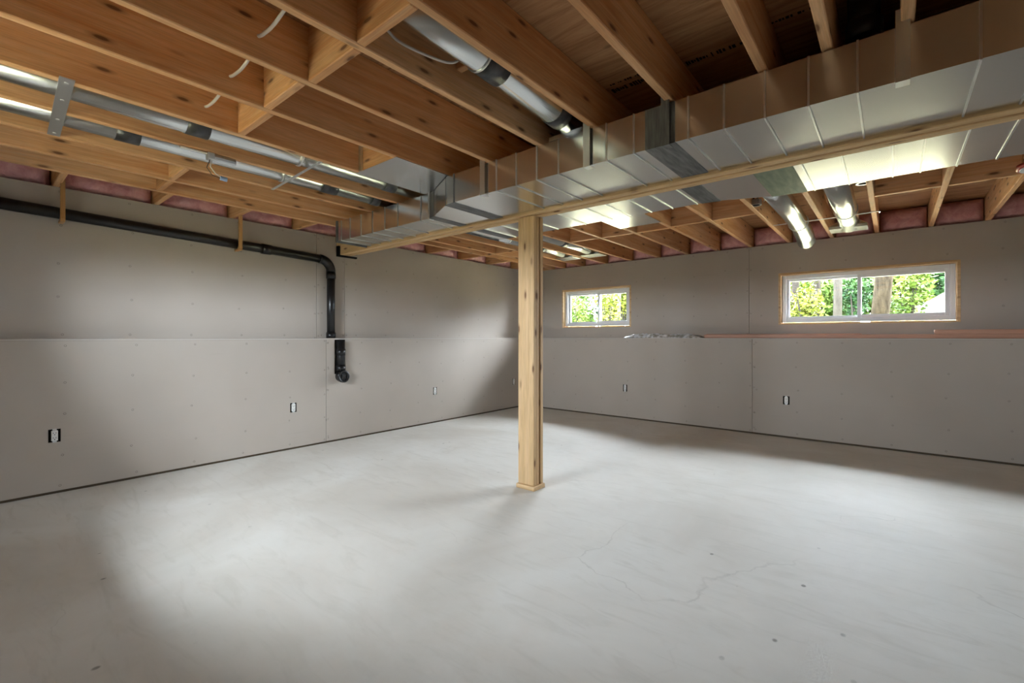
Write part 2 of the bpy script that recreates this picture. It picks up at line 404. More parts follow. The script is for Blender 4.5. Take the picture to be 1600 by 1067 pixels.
# rim joists closing the joist bays above the walls
for nm, bb, m, lb in (('trim_1', (ox0, ox1, YBU+.14, YBU+.19, ZJ-.003, ZS), WOOD[0], 'wooden rim board behind the insulation over the windowed wall'),
                  ('trim_2', (XLU-.19, XLU-.14, oy0, YBU+.14, ZJ-.003, ZS), WOOD[1], 'wooden rim board behind the insulation over the drain pipe wall'),
                  ('trim_3', (ox0, ox1, YFU-.19, YFU-.14, ZJ-.003, ZS), WOOD[0], 'wooden rim board over the near wall'),
                  ('trim_4', (XR+.20, XR+.25, YFU-.139, YBU+.139, ZJ-.003, ZS), WOOD[1], 'wooden rim board over the side wall opposite the drain pipe')):
    struct(box(nm, m, bb), lb, 'rim board')

# ================================================================ joists and blocking
JW = .042
NEAR = [-4.74, -4.345, -3.92, -3.485, -3.05, -2.60, -2.17, -1.735, -1.34, -.89, -.46, -.215, .045, .48, .92, 1.36, 1.80, 2.2]
BACK = [-4.745, -4.51, -4.11, -3.68, -3.225, -2.775, -2.335, -1.91, -1.48, -1.03, -.574, -.143, .326, .77, 1.21, 1.65, 2.09]
ORD = 'first second third fourth fifth sixth seventh eighth ninth tenth eleventh twelfth thirteenth fourteenth fifteenth sixteenth seventeenth eighteenth'.split()
for i, x in enumerate(NEAR):
    o = box('floor_joist', WOOD[1], (x-JW/2, x+JW/2, YFU-.13, YBM0+.09, ZJ, ZS), None, .004)
    tag(o, 'knotty wooden joist over the strapped duct, {} one from the drain pipe wall'.format(ORD[i]), 'joist', 'floor joists over the strapped duct')
for i, x in enumerate(BACK):
    o = box('floor_joist', WOOD[1], (x-JW/2, x+JW/2, YBM0+.095, YBU+.135, ZJ, ZS), None, .004)
    tag(o, 'pale wooden joist meeting the windowed wall, {} one from the drain pipe wall'.format(ORD[i]), 'joist', 'floor joists between beam and windowed wall')
def blocks(xs, y, skip, label, group):
    for i, (a, b) in enumerate(zip(xs, xs[1:])):
        if any(a < s < b for s in skip): continue
        jit = random.uniform(-.03, .03)
        o = box('joist_blocking', WOOD[0], (a+JW/2+.001, b-JW/2-.001, y+jit-JW/2, y+jit+JW/2, ZJ, ZS-.004), None, .004)
        tag(o, label.format(ORD[i]), 'blocking', group)
blocks(NEAR[:12], 1.085, (-3.25, -3.7), 'mid-span blocking, strapped duct side, {} joist bay from the drain pipe wall', 'mid-span blocking on the strapped duct side')
blocks(BACK, 5.08, (-.8, -.36, -3.45, -3.9), 'blocking halfway from beam to windows, {} joist bay from the drain pipe wall', 'mid-span blocking on the windowed side')
for i, (a, b) in enumerate(zip(NEAR, NEAR[1:])):
    o = box('joist_blocking', WOOD[0], (a+JW/2+.001, b-JW/2-.001, YBM0+.03, YBM0+.07, ZJ, ZS-.004), None, .004)
    tag(o, 'blocking standing on the beam, in the {} joist bay from the drain pipe wall'.format(ORD[i]), 'blocking', 'blocking over the beam')
WBL = [-.1, .51, 1.17, 1.80, 2.46, 3.10, 3.75, 4.40, 5.05, 5.70, 6.35]
for i, yb in enumerate(WBL):
    if abs(yb-3.1) < .01: yb = 3.16
    o = box('ladder_block', WOOD[0], (XLU-.135, -4.74-JW/2-.006, yb-JW/2, yb+JW/2, ZJ, ZS-.004), None, .004)
    tag(o, 'short block over the drain pipe wall, {} one counting back from the room corner'.format(ORD[len(WBL)-1-i]), 'blocking', 'blocks over the drain pipe wall')

# ---------------------------------------------------------------- pink insulation
def batt(axis, u0, u1, face, sgn, label, group):
    nu, nz = 10, 5; mb = MB(); z0, z1 = ZJ+.002, ZS-.018
    P = lambda u, d, z: (face+sgn*d, u, z) if axis == 'x' else (u, face+sgn*d, z)
    off = random.uniform(0, 50)
    for i in range(nu+1):
        for j in range(nz+1):
            a, b = i/nu, j/nz
            e = (1-abs(2*a-1)**4)*(1-abs(2*b-1)**4)
            d = .055-.05*e+.02*noise.noise(Vector((a*5+off, b*3, off)))*e
            mb.v.append(P(u0+(u1-u0)*a, d, z0+(z1-z0)*b))
    for i in range(nu):
        for j in range(nz): q = i*(nz+1)+j; mb.f.append((q, q+nz+1, q+nz+2, q+1))
    k = len(mb.v)
    c = [P(u0, .13, z0), P(u1, .13, z0), P(u1, .13, z1), P(u0, .13, z1)]
    mb.v += c; L = lambda i, j: i*(nz+1)+j
    mb.f += [(k, k+1, k+2, k+3), tuple([L(i, 0) for i in range(nu+1)]+[k+1, k]), tuple([L(i, nz) for i in range(nu, -1, -1)]+[k+3, k+2]),
             tuple([L(0, j) for j in range(nz, -1, -1)]+[k, k+3]), tuple([L(nu, j) for j in range(nz+1)]+[k+2, k+1])]
    o = mb.build('insulation_batt', PINK, None, 0, True); tag(o, label, 'insulation', group)
for i, (a, b) in enumerate(zip(BACK, BACK[1:])):
    batt('y', a+JW/2+.012, b-JW/2-.012, YBU+.005, 1, 'pink batt over the windowed wall, in the {} joist bay from the room corner'.format(ORD[i]), 'pink batts over the windowed wall')
w2 = [3.16 if abs(y-3.1) < .01 else y for y in WBL]+[6.97]
for i, (a, b) in enumerate(zip(w2, w2[1:])):
    batt('x', a+JW/2+.012, b-JW/2-.012 if b < 6.9 else 6.83, XLU-.002, -1, 'pink batt over the drain pipe wall, {} one counting back from the room corner'.format(ORD[len(w2)-2-i]), 'pink batts over the drain pipe wall')

# ================================================================ beam and post
bm_ = thing('built_up_beam', 'long four-ply dimensional lumber beam resting on the wooden post', 'beam', (-1.4, (YBM0+YBM1)/2, ZBEAM))
pt = (YBM1-YBM0)/4
for i in range(4):
    box('ply', PLYW[0], (XL-.06, XR+.09, YBM0+i*pt+.0015, YBM0+(i+1)*pt-.0015, ZBEAM+(.0, .007, .001, .006)[i], ZJ-.001), bm_, .005)
box('pocket_gap_shade', DARK, (XL-.005, XL+.035, YBM0-.03, YBM0-.002, ZBEAM-.02, ZBEAM+.1), bm_); box('pocket_gap_shade', DARK, (XL-.005, XL+.03, YBM0-.03, YBM1+.05, ZBEAM-.022, ZBEAM-.004), bm_)  # black strips stand in for the shaded gap round the beam pocket
PX0, PX1, PY0, PY1 = -2.385, -2.222, 2.955, 3.085
post = thing('support_post', 'knotty three-ply wooden post standing on the concrete floor under the beam', 'post', ((PX0+PX1)/2, (PY0+PY1)/2, 0))
for i in range(3):
    w = (PY1-PY0)/3; j = (0, -.006, .002)[i]
    box('ply', PLYW[2], (PX0+j, PX1+j, PY0+i*w+.0015, PY0+(i+1)*w-.0015, .036, ZBEAM-.0005), post, .005)
box('base_plate', PLYW[0], (PX0-.012, PX1+.012, PY0-.012, PY1+.012, 0, .036), post, .005)

# ================================================================ rectangular ducts
DZ0, DZ1 = 2.24, 2.45
def loft(sections):
    """closed rectangular tube through sections (x, y0, y1, z0, z1)"""
    mb = MB()
    for (x, y0, y1, z0, z1) in sections: mb.v += [(x,y0,z0),(x,y1,z0),(x,y1,z1),(x,y0,z1)]
    n = len(sections)
    for i in range(n-1):
        for j in range(4): mb.f.append((i*4+j, i*4+(j+1) % 4, (i+1)*4+(j+1) % 4, (i+1)*4+j))
    mb.f += [(0,1,2,3), tuple((n-1)*4+j for j in range(4))]; return mb
def duct(name, label, prof, seams, bands, endcap):
    x0 = prof[0][0]; root = thing(name, label, 'duct', (x0, prof[0][1], prof[0][3]))
    def at(x):
        for p, q in zip(prof, prof[1:]):
            if p[0] <= x <= q[0]:
                t = (x-p[0])/(q[0]-p[0]); return [p[i]+(q[i]-p[i])*t for i in range(1, 5)]
        return list(prof[-1][1:])
    cuts = [p for p in prof]
    for p, q in zip(cuts, cuts[1:]):
        loft([p, q]).build('duct_section', GALV, root)
    def collar(nm, a, b, e, m):
        A, B_ = at(a), at(b)
        loft([(a, A[0]-e, A[1]+e, A[2]-e, A[3]+e*.5), (b, B_[0]-e, B_[1]+e, B_[2]-e, B_[3]+e*.5)]).build(nm, m, root)
    for s in seams: collar('seam_rib', s-.0038, s+.0038, .005, RIBM)
    for (a, b, m) in bands: collar('sealant_band', a, b, .0025, m)
    if endcap: A = at(x0); box('end_cap', SEAL, (x0-.012, x0+.004, A[0]-.012, A[1]+.004, A[2]-.012, A[3]+.01), root, .002)
    return root
nd_seams = [at_y(p, 200, 2.345).x for p in (775, 806, 838, 872, 947, 990, 1075, 1131, 1195, 1263, 1340, 1533)]+[.42, .62, .82, 1.02, 1.22, 1.42, 1.62, 1.82]
nd_seams += [-4.42, -4.25, -4.05, -3.85, -3.65, -3.45, -3.12]
duct('trunk_duct', 'long galvanised trunk duct on the strapped side of the beam, stepping narrower before its end', 
     [(-4.50, 2.55, 2.90, DZ0+.005, DZ1), (-2.97, 2.54, 2.90, DZ0+.002, DZ1), (-2.58, 2.35, 2.90, DZ0, DZ1), (XR-.02, 2.345, 2.90, DZ0, DZ1)],
     nd_seams, [(-3.02, -2.93, SEAL), (-2.62, -2.50, SEAL), (-1.02, -.86, SEAL)], True)
fd_seams = [at_z(p, q, DZ0).x for p, q in ((875, 359), (915, 350), (955, 342), (985, 337), (1015, 330), (1048, 324), (1085, 316), (1270, 290), (1325, 280), (1395, 265), (1440, 255), (1500, 245), (1565, 235))]+[.78, .98, 1.2, 1.4, 1.6, 1.8]
duct('trunk_duct', 'galvanised trunk duct on the windowed side of the beam, with olive sealant at its step', 
     [(-3.13, 3.10, 3.56, DZ0, DZ1), (-1.02, 3.10, 3.55, DZ0, DZ1), (-.60, 3.10, 3.72, DZ0, DZ1), (XR-.02, 3.10, 3.72, DZ0, DZ1)],
     fd_seams+[-2.9, -2.7], [(-3.02, -2.93, SEAL), (-1.10, -.97, SEAL), (-.66, -.45, SEALG)], True)
# hanger straps on the ducts
for i, x in enumerate((-3.02+.02, -2.20, -1.37, -.905, .03)):
    yy = 2.333
    if x < -2.9: yy = 2.528
    m = SEAL if x == -.905 else STRAPM
    mb = MB(); w = .022 if x > -2.9 else .008
    mb.box(x-w, x+w, yy-.004, yy+.0, DZ0-.011, ZJ+.05).box(x-w, x+w, yy, yy+.05, DZ0-.011, DZ0-.008)
    t = mb.build('duct_hanger_strap', m)
    tag(t, 'dark sheet metal hanger strap inside the sealant band of the trunk duct' if m is SEAL else ('thin sheet metal strap on the narrow end of the trunk duct' if x < -2.9 else {1: 'bright hanger strap on the trunk duct just past its step', 2: 'bright hanger strap on the trunk duct beside the dropping round duct', 4: 'bright hanger strap on the trunk duct beside the black vent stub'}.get(i, '')), 'strap', 'duct hanger straps')
# joist bays closed with sheet metal
o = box('joist_bay_pan', GALV, (-3.05-JW/2, -2.60+JW/2, 1.89, 2.56, ZJ-.005, ZJ-.001)); tag(o, 'flat sheet metal pan closing a joist bay beside the narrowed trunk duct', 'duct')
o = box('joist_bay_pan', GALV, (-2.335-JW/2, -1.91+JW/2, 3.54, 4.75, ZJ-.005, ZJ-.001)); tag(o, 'flat sheet metal pan closing a joist bay toward the windowed wall', 'duct')
o = box('joist_blocking', WOOD[0], (-3.05+JW/2+.001, -2.60-JW/2-.001, 1.90, 1.94, ZJ, ZS-.004), None, .004); tag(o, 'wooden block closing the end of the joist bay above the flat metal pan', 'blocking')
o = box('bay_flashing', STRAPM, (-3.05+JW/2+.001, -3.05+JW/2+.035, 1.885, 1.898, ZJ, ZS-.01)); tag(o, 'narrow upright metal strip at the end block above the flat metal pan', 'flashing')
INK = plain('faded_black_ink', (.035, .022, .014), .8, 0, .1)
def stamp(x0, x1, y, hgt, seed):
    rs_ = random.Random(seed); mb = MB(); x = x0
    while x < x1:
        w = rs_.uniform(.006, .016); k = rs_.uniform(.4, 1)*hgt
        mb.box(x, x+w, y-k/2, y+k/2, ZS-.0012, ZS+.0005); x += w+rs_.choice((.004, .006, .02))
    o = mb.build('stamp_print', INK, ceil); o['kind'] = 'stuff'
stamp(-.86, -.48, 2.52, .045, 1); stamp(-1.30, -.93, 2.52, .05, 2); stamp(-1.28, -1.05, 2.45, .02, 3); stamp(-.44, -.25, 2.45, .02, 4)
# ---------------------------------------------------------------- round branch ducts
def round_duct(label, pts, rad, collars, rings=(), boot=None, group=None):
    root = thing('branch_duct', label, 'duct', pts[0], group)
    MB().tube(pts, rad, 28).build('pipe', PIPEM, root, 0, True)
    P = [Vector(p) for p in pts]
    def loc(y):
        for a, b in zip(P, P[1:]):
            if a.y <= y <= b.y: return a+(b-a)*((y-a.y)/(b.y-a.y))
        return P[-1]
    for (a, b) in collars: MB().tube([loc(a), loc(b)], rad+.004, 28).build('tape_collar', TAPE, root, 0, True)
    for y in rings: MB().tube([loc(y), loc(y+.012)], rad+.006, 28).build('joint_ring', STRAPM, root, 0, True)
    if boot:
        bx0, bx1, by0, by1, bz0, bz1 = boot
        mb = MB(); mb.box(bx0, bx1, by0, by1, bz0, bz0+.03)
        c = Vector(((bx0+bx1)/2, (by0+by1)/2-.02, 0)); q = .05
        mb.add([(bx0,by0,bz0+.03),(bx1,by0,bz0+.03),(bx1,by1,bz0+.03),(bx0,by1,bz0+.03),(c.x-q,c.y-q,bz1),(c.x+q,c.y-q,bz1),(c.x+q,c.y+q,bz1),(c.x-q,c.y+q,bz1)], [(0,1,5,4),(1,2,6,5),(2,3,7,6),(3,0,4,7),(4,5,6,7)])
        mb.build('register_boot', GALV, root, .002)
    return root
RZ = 2.533; RR = .068
lab = 'round galvanised branch duct between joists, {} the drain pipe wall'
round_duct('round galvanised branch duct in the joist bay farther from the drain pipe wall', [(-3.262, -.7, RZ), (-3.262, 2.66, RZ)], RR, [(.87, .99), (2.26, 2.36)], (1.55,))
round_duct('round galvanised branch duct in the joist bay nearer the drain pipe wall', [(-3.70, -.7, RZ), (-3.70, 2.66, RZ)], RR, [(.62, .74), (1.95, 2.08), (2.42, 2.5)], (1.62,))
round_duct('round galvanised branch duct dropping into the strapped trunk duct, black tape at its joint', [(-1.515, 1.15, 2.61), (-1.517, 1.66, 2.59), (-1.52, 2.2, 2.565), (-1.52, 2.42, 2.555)], .082, [(1.60, 1.74), (2.20, 2.29)], (1.585,), (-1.65, -1.41, 2.352, 2.54, DZ1+.003, 2.50))
round_duct('round galvanised branch duct near the wide window, ending in a bare elbow', [(-.79, 3.728, 2.50), (-.79, 5.4, 2.50), (-.785, 5.9, 2.47), (-.78, 6.2, 2.42), (-.78, 6.36, 2.36)], .092, [], (5.78,))
round_duct('round galvanised branch duct near the wide window, ending in a register boot', [(-.36, 3.728, 2.51), (-.36, 5.5, 2.51), (-.36, 5.9, 2.49), (-.36, 6.1, 2.45)], .095, [], (5.62,), (-.53, -.20, 5.98, 6.22, ZJ-.07, ZJ+.04))
for i, x in enumerate((-3.45, -3.895)):
    round_duct('round galvanised branch duct over the smaller window, in the bay {} the room corner'.format(('farther from', 'nearer to')[i]), [(x, 3.4, 2.545), (x, 5.6, 2.545), (x, 5.9, 2.53)], .075, [(5.2+.1*i, 5.3+.1*i)], (4.6,), (x-.16, x+.16, 5.95, 6.2, ZJ-.005, ZJ+.09))
# straps below the left branch ducts
def strap_thing(name, label, a, b, w, th=.003, holes=True):
    a, b = Vector(a), Vector(b); root = thing(name, label, 'strap', a); d = (b-a).normalized(); s = Vector((-d.y, d.x, 0))*w/2; u = Vector((0,0,th))
    MB().add([a-s, a+s, b+s, b-s, a-s-u, a+s-u, b+s-u, b-s-u], [(0,1,2,3),(7,6,5,4),(0,4,5,1),(1,5,6,2),(2,6,7,3),(3,7,4,0)]).build('strap_band', STRAPM, root)
    if holes:
        for t in (.06, .32, .66, .94): p = a+(b-a)*t-u; MB().tube([p, p-Vector((0,0,.003))], .008, 8).build('nail_head', VINYL, root)
    return root
strap_thing('pipe_strap', 'wide galvanised strap nailed under two round ducts and joists', (-2.99, .33, ZJ-.001), (-3.90, .37, ZJ-.001), .055)
strap_thing('pipe_strap', 'narrow galvanised strap under two round ducts near the sheet metal pan', (-3.06, 1.61, ZJ-.001), (-3.95, 1.66, ZJ-.001), .022)
o = MB().tube([(-1.0, 5.67, ZJ-.006), (-.5, 5.66, ZJ-.012), (-.1, 5.67, ZJ-.006)], .004, 6).build('support_wire', STRAPM); tag(o, 'thin support wire strung below two round ducts near the wide window', 'wire')
o = MB().box(-1.735+JW/2+.001, -1.62, 1.62, 1.66, 2.60, 2.64).build('duct_block', WOOD[0], None, .003); tag(o, 'small wooden support block beside the round duct with black tape', 'blocking')

# ================================================================ black drain pipe
PR = .046; pxx = -5.155
dp = thing('drain_pipe', 'black plastic drain pipe running along the wall then down to the ledge', 'pipe', (pxx, 2.84, LEDGE))
zl = lambda y: 2.252-.036*y+.0
MB().tube([(pxx, YFU+.02, zl(YFU)), (pxx, 2.70, zl(2.70))], PR, 24).build('horizontal_run', ABS, dp, 0, True)
el = []
for k in range(9):
    a = k/8*PI/2; el.append((pxx, 2.70+.14*math.sin(a), zl(2.70)-.14*(1-math.cos(a))))
MB().tube(el, PR+.006, 24).build('elbow', ABS, dp, 0, True)
MB().tube([(pxx, 2.84, zl(2.70)-.13), (pxx, 2.84, LEDGE+.001)], PR, 24).build('vertical_run', ABS, dp, 0, True)
MB().tube([(pxx, 2.84, LEDGE+.001), (pxx, 2.84, LEDGE+.07)], PR+.008, 24).build('coupling', ABS, dp, 0, True)
MB().tube([(pxx, 2.06, zl(2.06)), (pxx, 2.15, zl(2.15))], PR+.007, 24).build('coupling', ABS, dp, 0, True)
MB().tube([(pxx, 2.84, zl(2.70)-.22), (pxx, 2.84, zl(2.70)-.14)], PR+.008, 24).build('coupling', ABS, dp, 0, True)
co_ = thing('drain_cleanout', 'black drain cleanout fitting in a slot cut in the wall below the ledge', 'pipe', (XL, 2.93, .77))
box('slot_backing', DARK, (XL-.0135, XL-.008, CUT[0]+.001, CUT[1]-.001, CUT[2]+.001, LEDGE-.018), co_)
MB().tube([(XL-.012+.03, 2.925, .84), (XL-.012+.03, 2.925, 1.19)], .048, 20).build('stack', ABS, co_, 0, True)
MB().tube([(XL+.018, 2.925, .84), (XL+.018, 2.925, .90)], .055, 20).build('hub', ABS, co_, 0, True)
MB().tube([(XL+.018, 2.925, 1.02), (XL+.018, 2.925, 1.10)], .054, 20).build('hub', ABS, co_, 0, True)
MB().tube([(XL+.0, 2.93, .772), (XL+.055, 2.93, .772)], .066, 28).build('elbow_body', ABS, co_, 0, True)
MB().ring((XL+.05, 2.93, .772), 'x', .052, .074, .03, 28).build('rim', ABS, co_, 0, True)
mb = MB(); mb.tube([(XL+.05, 2.93, .772), (XL+.066, 2.93, .772)], .050, 24); mb.box(XL+.066, XL+.078, 2.91, 2.95, .752, .792); mb.build('plug', ABS, co_, .001)
for i, (y, zb) in enumerate(((.535, 2.16), (1.83, 2.12))):
    mb = MB(); z = zl(y); x0 = pxx+PR+.004
    hgt = [(x0, ZJ+.06), (x0+.030, ZJ+.06), (x0+.030, z-.02), (x0+.034, zb+.02), (x0+.022, zb), (x0-.10, zb), (x0-.10, zb+.016), (x0-.03, z-PR-.002), (x0-.004, z-.025), (x0, z)]
    k = len(hgt)
    for yy in (y-.014, y+.014): mb.v += [(px, yy, pz) for px, pz in hgt]
    mb.f += [tuple(range(k)), tuple(range(2*k-1, k-1, -1))]+[(j, (j+1) % k, k+(j+1) % k, k+j) for j in range(k)]
    for v_ in range(len(mb.v)):
        pass
    o = mb.build('pipe_hanger', HANGW); tag(o, 'hook-shaped plywood strip hung from the blocking to hold the black drain pipe', 'hanger', 'plywood pipe hangers')

# ================================================================ outlets
def outlet(axis, u, face, sgn, label, group):
    B = lambda a, b, d0, d1, e, f: ((*sorted((face+sgn*d0, face+sgn*d1)), a, b, e, f) if axis == 'x' else (a, b, *sorted((face+sgn*d0, face+sgn*d1)), e, f))
    root = thing('wall_outlet', label, 'outlet', (face, u, OZ-OH) if axis == 'x' else (u, face, OZ-OH), group)
    box('box', DARK, B(u-OW+.001, u+OW-.001, .010, .0135, OZ-OH+.001, OZ+OH-.001), root)
    rc = box('receptacle', WHITEP, B(u-.019, u+.019, -.006, .010, OZ-.040, OZ+.040), root, .002)
    mb = MB()
    for zc in (OZ+.018, OZ-.020):
        for q in (-.008, .008): mb.box(*B(u+q-.0015, u+q+.0015, -.0068, -.0058, zc-.001, zc+.009))
        mb.box(*B(u-.003, u+.003, -.0068, -.0058, zc-.012, zc-.006))
    mb.build('slots', DARK, rc)
    for s in (1, -1): box('mounting_ear', STRAPM, B(u-.012, u+.012, -.002, .004, OZ+s*.047-.007, OZ+s*.047+.007), root)
ol = ['bare white outlet in the drain pipe wall, farthest from the room corner', 'bare white outlet in the drain pipe wall, just past the seam by the cleanout', 'bare white outlet in the drain pipe wall, between the cleanout and the corner', 'bare white outlet in the drain pipe wall, right beside the room corner']
for u, l in zip(OUT_L, ol): outlet('x', u, XL, -1, l, 'bare wall outlets')
for u, l in zip(OUT_B, ('bare white outlet low in the windowed wall, under the plastic-wrapped bundle', 'bare white outlet low in the windowed wall, under the wide window')): outlet('y', u, YB, 1, l, 'bare wall outlets')

# ================================================================ things on the ledge
for i, (a, b, y0, y1, z0, z1, l) in enumerate(((-2.02, -.28, 6.70, 6.80, LEDGE, LEDGE+.056, 'salmon-coloured trim board lying at the back of the ledge below the wide window'),
                               (-2.00, 2.2, 6.56, 6.68, LEDGE+.001, LEDGE+.046, 'long salmon-coloured trim board lying along the front of the ledge'),
                               (.34, 2.2, 6.555, 6.675, LEDGE+.0465, LEDGE+.092, 'salmon-coloured trim board stacked on top of the longer one on the ledge'))):
    o = box('trim_board', TRIMW, (a, b, y0, y1, z0, z1), None, .003); tag(o, l, 'board', 'trim boards on the ledge')
nx, ny = 60, 14; mb = MB()
for i in range(nx+1):
    for j in range(ny+1):
        a, b = i/nx, j/ny; x = -3.22+1.17*a; yy = 6.54+.20*b
        e = (1-abs(2*a-1)**6)*(1-abs(2*b-1)**4)
        h = (.035+.045*abs(noise.noise(Vector((x*6, yy*14, 1))))+.03*abs(noise.noise(Vector((x*17, yy*25, 4)))))*e
        mb.v.append((x, yy, LEDGE+.001+h))
for i in range(nx):
    for j in range(ny): q = i*(ny+1)+j; mb.f.append((q, q+ny+1, q+ny+2, q+1))
k = len(mb.v); L = lambda i, j: i*(ny+1)+j
rimv = [L(i, 0) for i in range(nx+1)]+[L(nx, j) for j in range(1, ny+1)]+[L(i, ny) for i in range(nx-1, -1, -1)]+[L(0, j) for j in range(ny-1, 0, -1)]
mb.f.append(tuple(rimv))
o = mb.build('plastic_bundle', FILM, None, 0, False); tag(o, 'flat bundle wrapped in crumpled clear plastic on the ledge beside the smaller window', 'bundle')

# ================================================================ cables and electrical boxes
def cable(label, pts, r=.0065, m=CABLE, group=None):
    pts = [Vector(p) for p in pts]; out = []
    P = [pts[0]]+pts+[pts[-1]]
    for i in range(1, len(P)-2):
        p0, p1, p2, p3 = P[i-1:i+3]
        for k in range(8):
            t = k/8; out.append(.5*((2*p1)+(p2-p0)*t+(2*p0-5*p1+4*p2-p3)*t*t+(3*p1-p0-3*p2+p3)*t**3))
    out.append(pts[-1]); o = MB().tube(out, r, 8).build('electrical_cable', m, None, 0, True); return tag(o, label, 'cable', group)
for ci, (a, b, yy, z) in enumerate(((-3.05, -2.60, .905, 2.57), (-2.60, -2.17, .88, 2.57), (-2.17, -1.735, .845, 2.575), (-1.735, -1.34, .80, 2.60))):
    a += JW/2; b -= JW/2
    cable('white cable sagging between the {} and {} joists from the drain pipe wall'.format(ORD[4+ci], ORD[5+ci]), [(a, yy, z-.012), (a+.04, yy+.005, z-.016), (a+.12, yy+.02, z+.005), (b-.05, yy+.02, z+.05), (b, yy+.02, z+.055)], .0075, CABLE, 'white cables through the joists')
cable('white electrical cable looping beside the round duct with black tape', [(-1.70, 1.12, 2.62), (-1.705, 1.20, 2.585), (-1.70, 1.27, 2.56), (-1.66, 1.40, 2.545), (-1.63, 1.50, 2.55), (-1.62, 1.56, 2.60), (-1.63, 1.57, 2.71)], .006)
cable('brown electrical cable drooping under the subfloor near the wide window', [(-.12, 5.25, 2.60), (.02, 5.2, 2.545), (.16, 5.22, 2.54), (.30, 5.3, 2.60)], .007, CABLED)
cable('brown electrical cable strung between joists toward the red-rimmed fixture', [(.35, 5.3, 2.60), (.5, 5.2, 2.57), (.65, 5.17, 2.58), (.745, 5.17, 2.60)], .007, CABLED)
def oct_box(label, c, axis='z', group=None):
    root = thing('junction_box', label, 'electrical box', c, group); c = Vector(c)
    d = {'z': Vector((0,0,1)), 'x': Vector((1,0,0))}[axis]
    MB().tube([c, c+d*.045], .052, 8).build('shell', STRAPM, root)
    MB().ring(tuple(c-d*.003), axis, .040, .054, .006, 8).build('rim', STRAPM, root)
    MB().tube([c-d*.002, c+d*.002], .040, 8).build('opening', DARK, root)
    return root
j = thing('junction_box', 'small metal electrical box with dangling wires under the joist beside two round ducts', 'electrical box', (-3.485, 1.10, ZJ-.04))
MB().tube([(-3.485, 1.08, ZJ-.022), (-3.485, 1.22, ZJ-.022)], .022, 8).build('shell', STRAPM, j)
box('clamp', STRAPM, (-3.51, -3.46, 1.05, 1.09, ZJ-.045, ZJ-.002), j, .003)
box('cable_end', CABLE, (-3.50, -3.478, .90, 1.06, ZJ-.014, ZJ-.004), j, .003)
MB().tube([(-3.485, 1.08, ZJ-.04), (-3.485, 1.07, ZJ-.09), (-3.48, 1.10, ZJ-.13), (-3.475, 1.135, ZJ-.15)], .004, 6).build('wire', CABLE, j, 0, True)
MB().tube([(-3.487, 1.07, ZJ-.04), (-3.487, 1.05, ZJ-.10), (-3.48, 1.08, ZJ-.145), (-3.475, 1.13, ZJ-.156)], .003, 6).build('wire', CABLED, j, 0, True)
MB().tube([(-3.475, 1.125, ZJ-.153), (-3.472, 1.165, ZJ-.156)], .015, 8).build('wire_nut', BLUEW, j)
for c, l in (((-.985, 4.75, 2.47), 'metal electrical box with coiled wires on a joist beside the bare-elbow duct'), ((-.63, 4.80, 2.62), 'metal electrical box behind the bare-elbow duct near the wide window'), ((-.19, 4.85, 2.53), 'metal electrical box beside the duct with the register boot')):
    r_ = oct_box(l, c)
    if c[0] < -.9:
        MB().tube([Vector(c)+Vector((.0, 0, .04)), Vector(c)+Vector((.05, -.04, .09)), Vector(c)+Vector((.10, 0, .05)), Vector(c)+Vector((.06, .03, .03))], .007, 8).build('wire', CABLED, r_, 0, True)
        MB().tube([Vector(c)+Vector((-.02, 0, .04)), Vector(c)+Vector((-.0, -.04, .11)), Vector(c)+Vector((.03, -.02, .14))], .007, 8).build('wire', CABLED, r_, 0, True)
fx = thing('ceiling_fixture', 'round red-rimmed fixture with a glassy face fixed below a joist', 'fixture', (.79, 4.62, 2.37))
c = Vector((.79, 4.62, 2.37))
MB().tube([c, c+Vector((0,0,.012))], .125, 32).build('glass_face', VINYL, fx, 0, True)
MB().ring(tuple(c+Vector((0,0,.006))), 'z', .118, .140, .03, 32).build('rim', REDP, fx, 0, True)
MB().tube([c+Vector((0,0,.03)), c+Vector((0,0,ZJ-2.37))], [.12, .05], 20).build('back_housing', STRAPM, fx, 0, True)
vp = thing('vent_stub', 'black plastic pipe stub coming down through the subfloor behind the trunk duct', 'pipe', (-.095, 2.48, 2.52))
MB().tube([(-.095, 2.48, 2.52), (-.095, 2.48, ZS)], .058, 24).build('pipe', ABS, vp, 0, True)
MB().ring((-.095, 2.48, 2.515), 'z', .05, .066, .07, 24).build('hub', ABS, vp, 0, True)

# ================================================================ outdoors
GZ = 1.18
mb = MB(); R = 45
for (a, b, c_, d) in ((-R, R, oy1, R), (-R, R, -R, oy0), (-R, ox0, oy0, oy1), (ox1, R, oy0, oy1)): mb.box(a, b, c_, d, GZ-.3, GZ)
o = mb.build('ground', SOIL, None); struct(o, 'forest soil outside the windows', 'ground')
def leaves(mb, c, rx, ry, rz, n, size, rs):
    for _ in range(n):
        while True:
            p = Vector((rs.uniform(-1, 1), rs.uniform(-1, 1), rs.uniform(-1, 1)))
            if p.length < 1: break
        p *= .55+.45*(1 if p.length > .6 else p.length+.3)
        q = Vector((c[0]+p.x*rx, c[1]+p.y*ry, c[2]+p.z*rz))
        if q.z < GZ+.02: q.z = GZ+.02+rs.random()*.3
        a = Vector((rs.gauss(0, 1), rs.gauss(0, 1), rs.gauss(0, .6))).normalized(); b = a.cross(Vector((rs.gauss(0, 1), rs.gauss(0, 1), rs.gauss(0, 1)))).normalized()
        s = size*rs.uniform(.6, 1.3)
        mb.add([q-a*s, q+b*s*.5, q+a*s, q-b*s*.5], [(0,1,2,3)])
rs = random.Random(3)
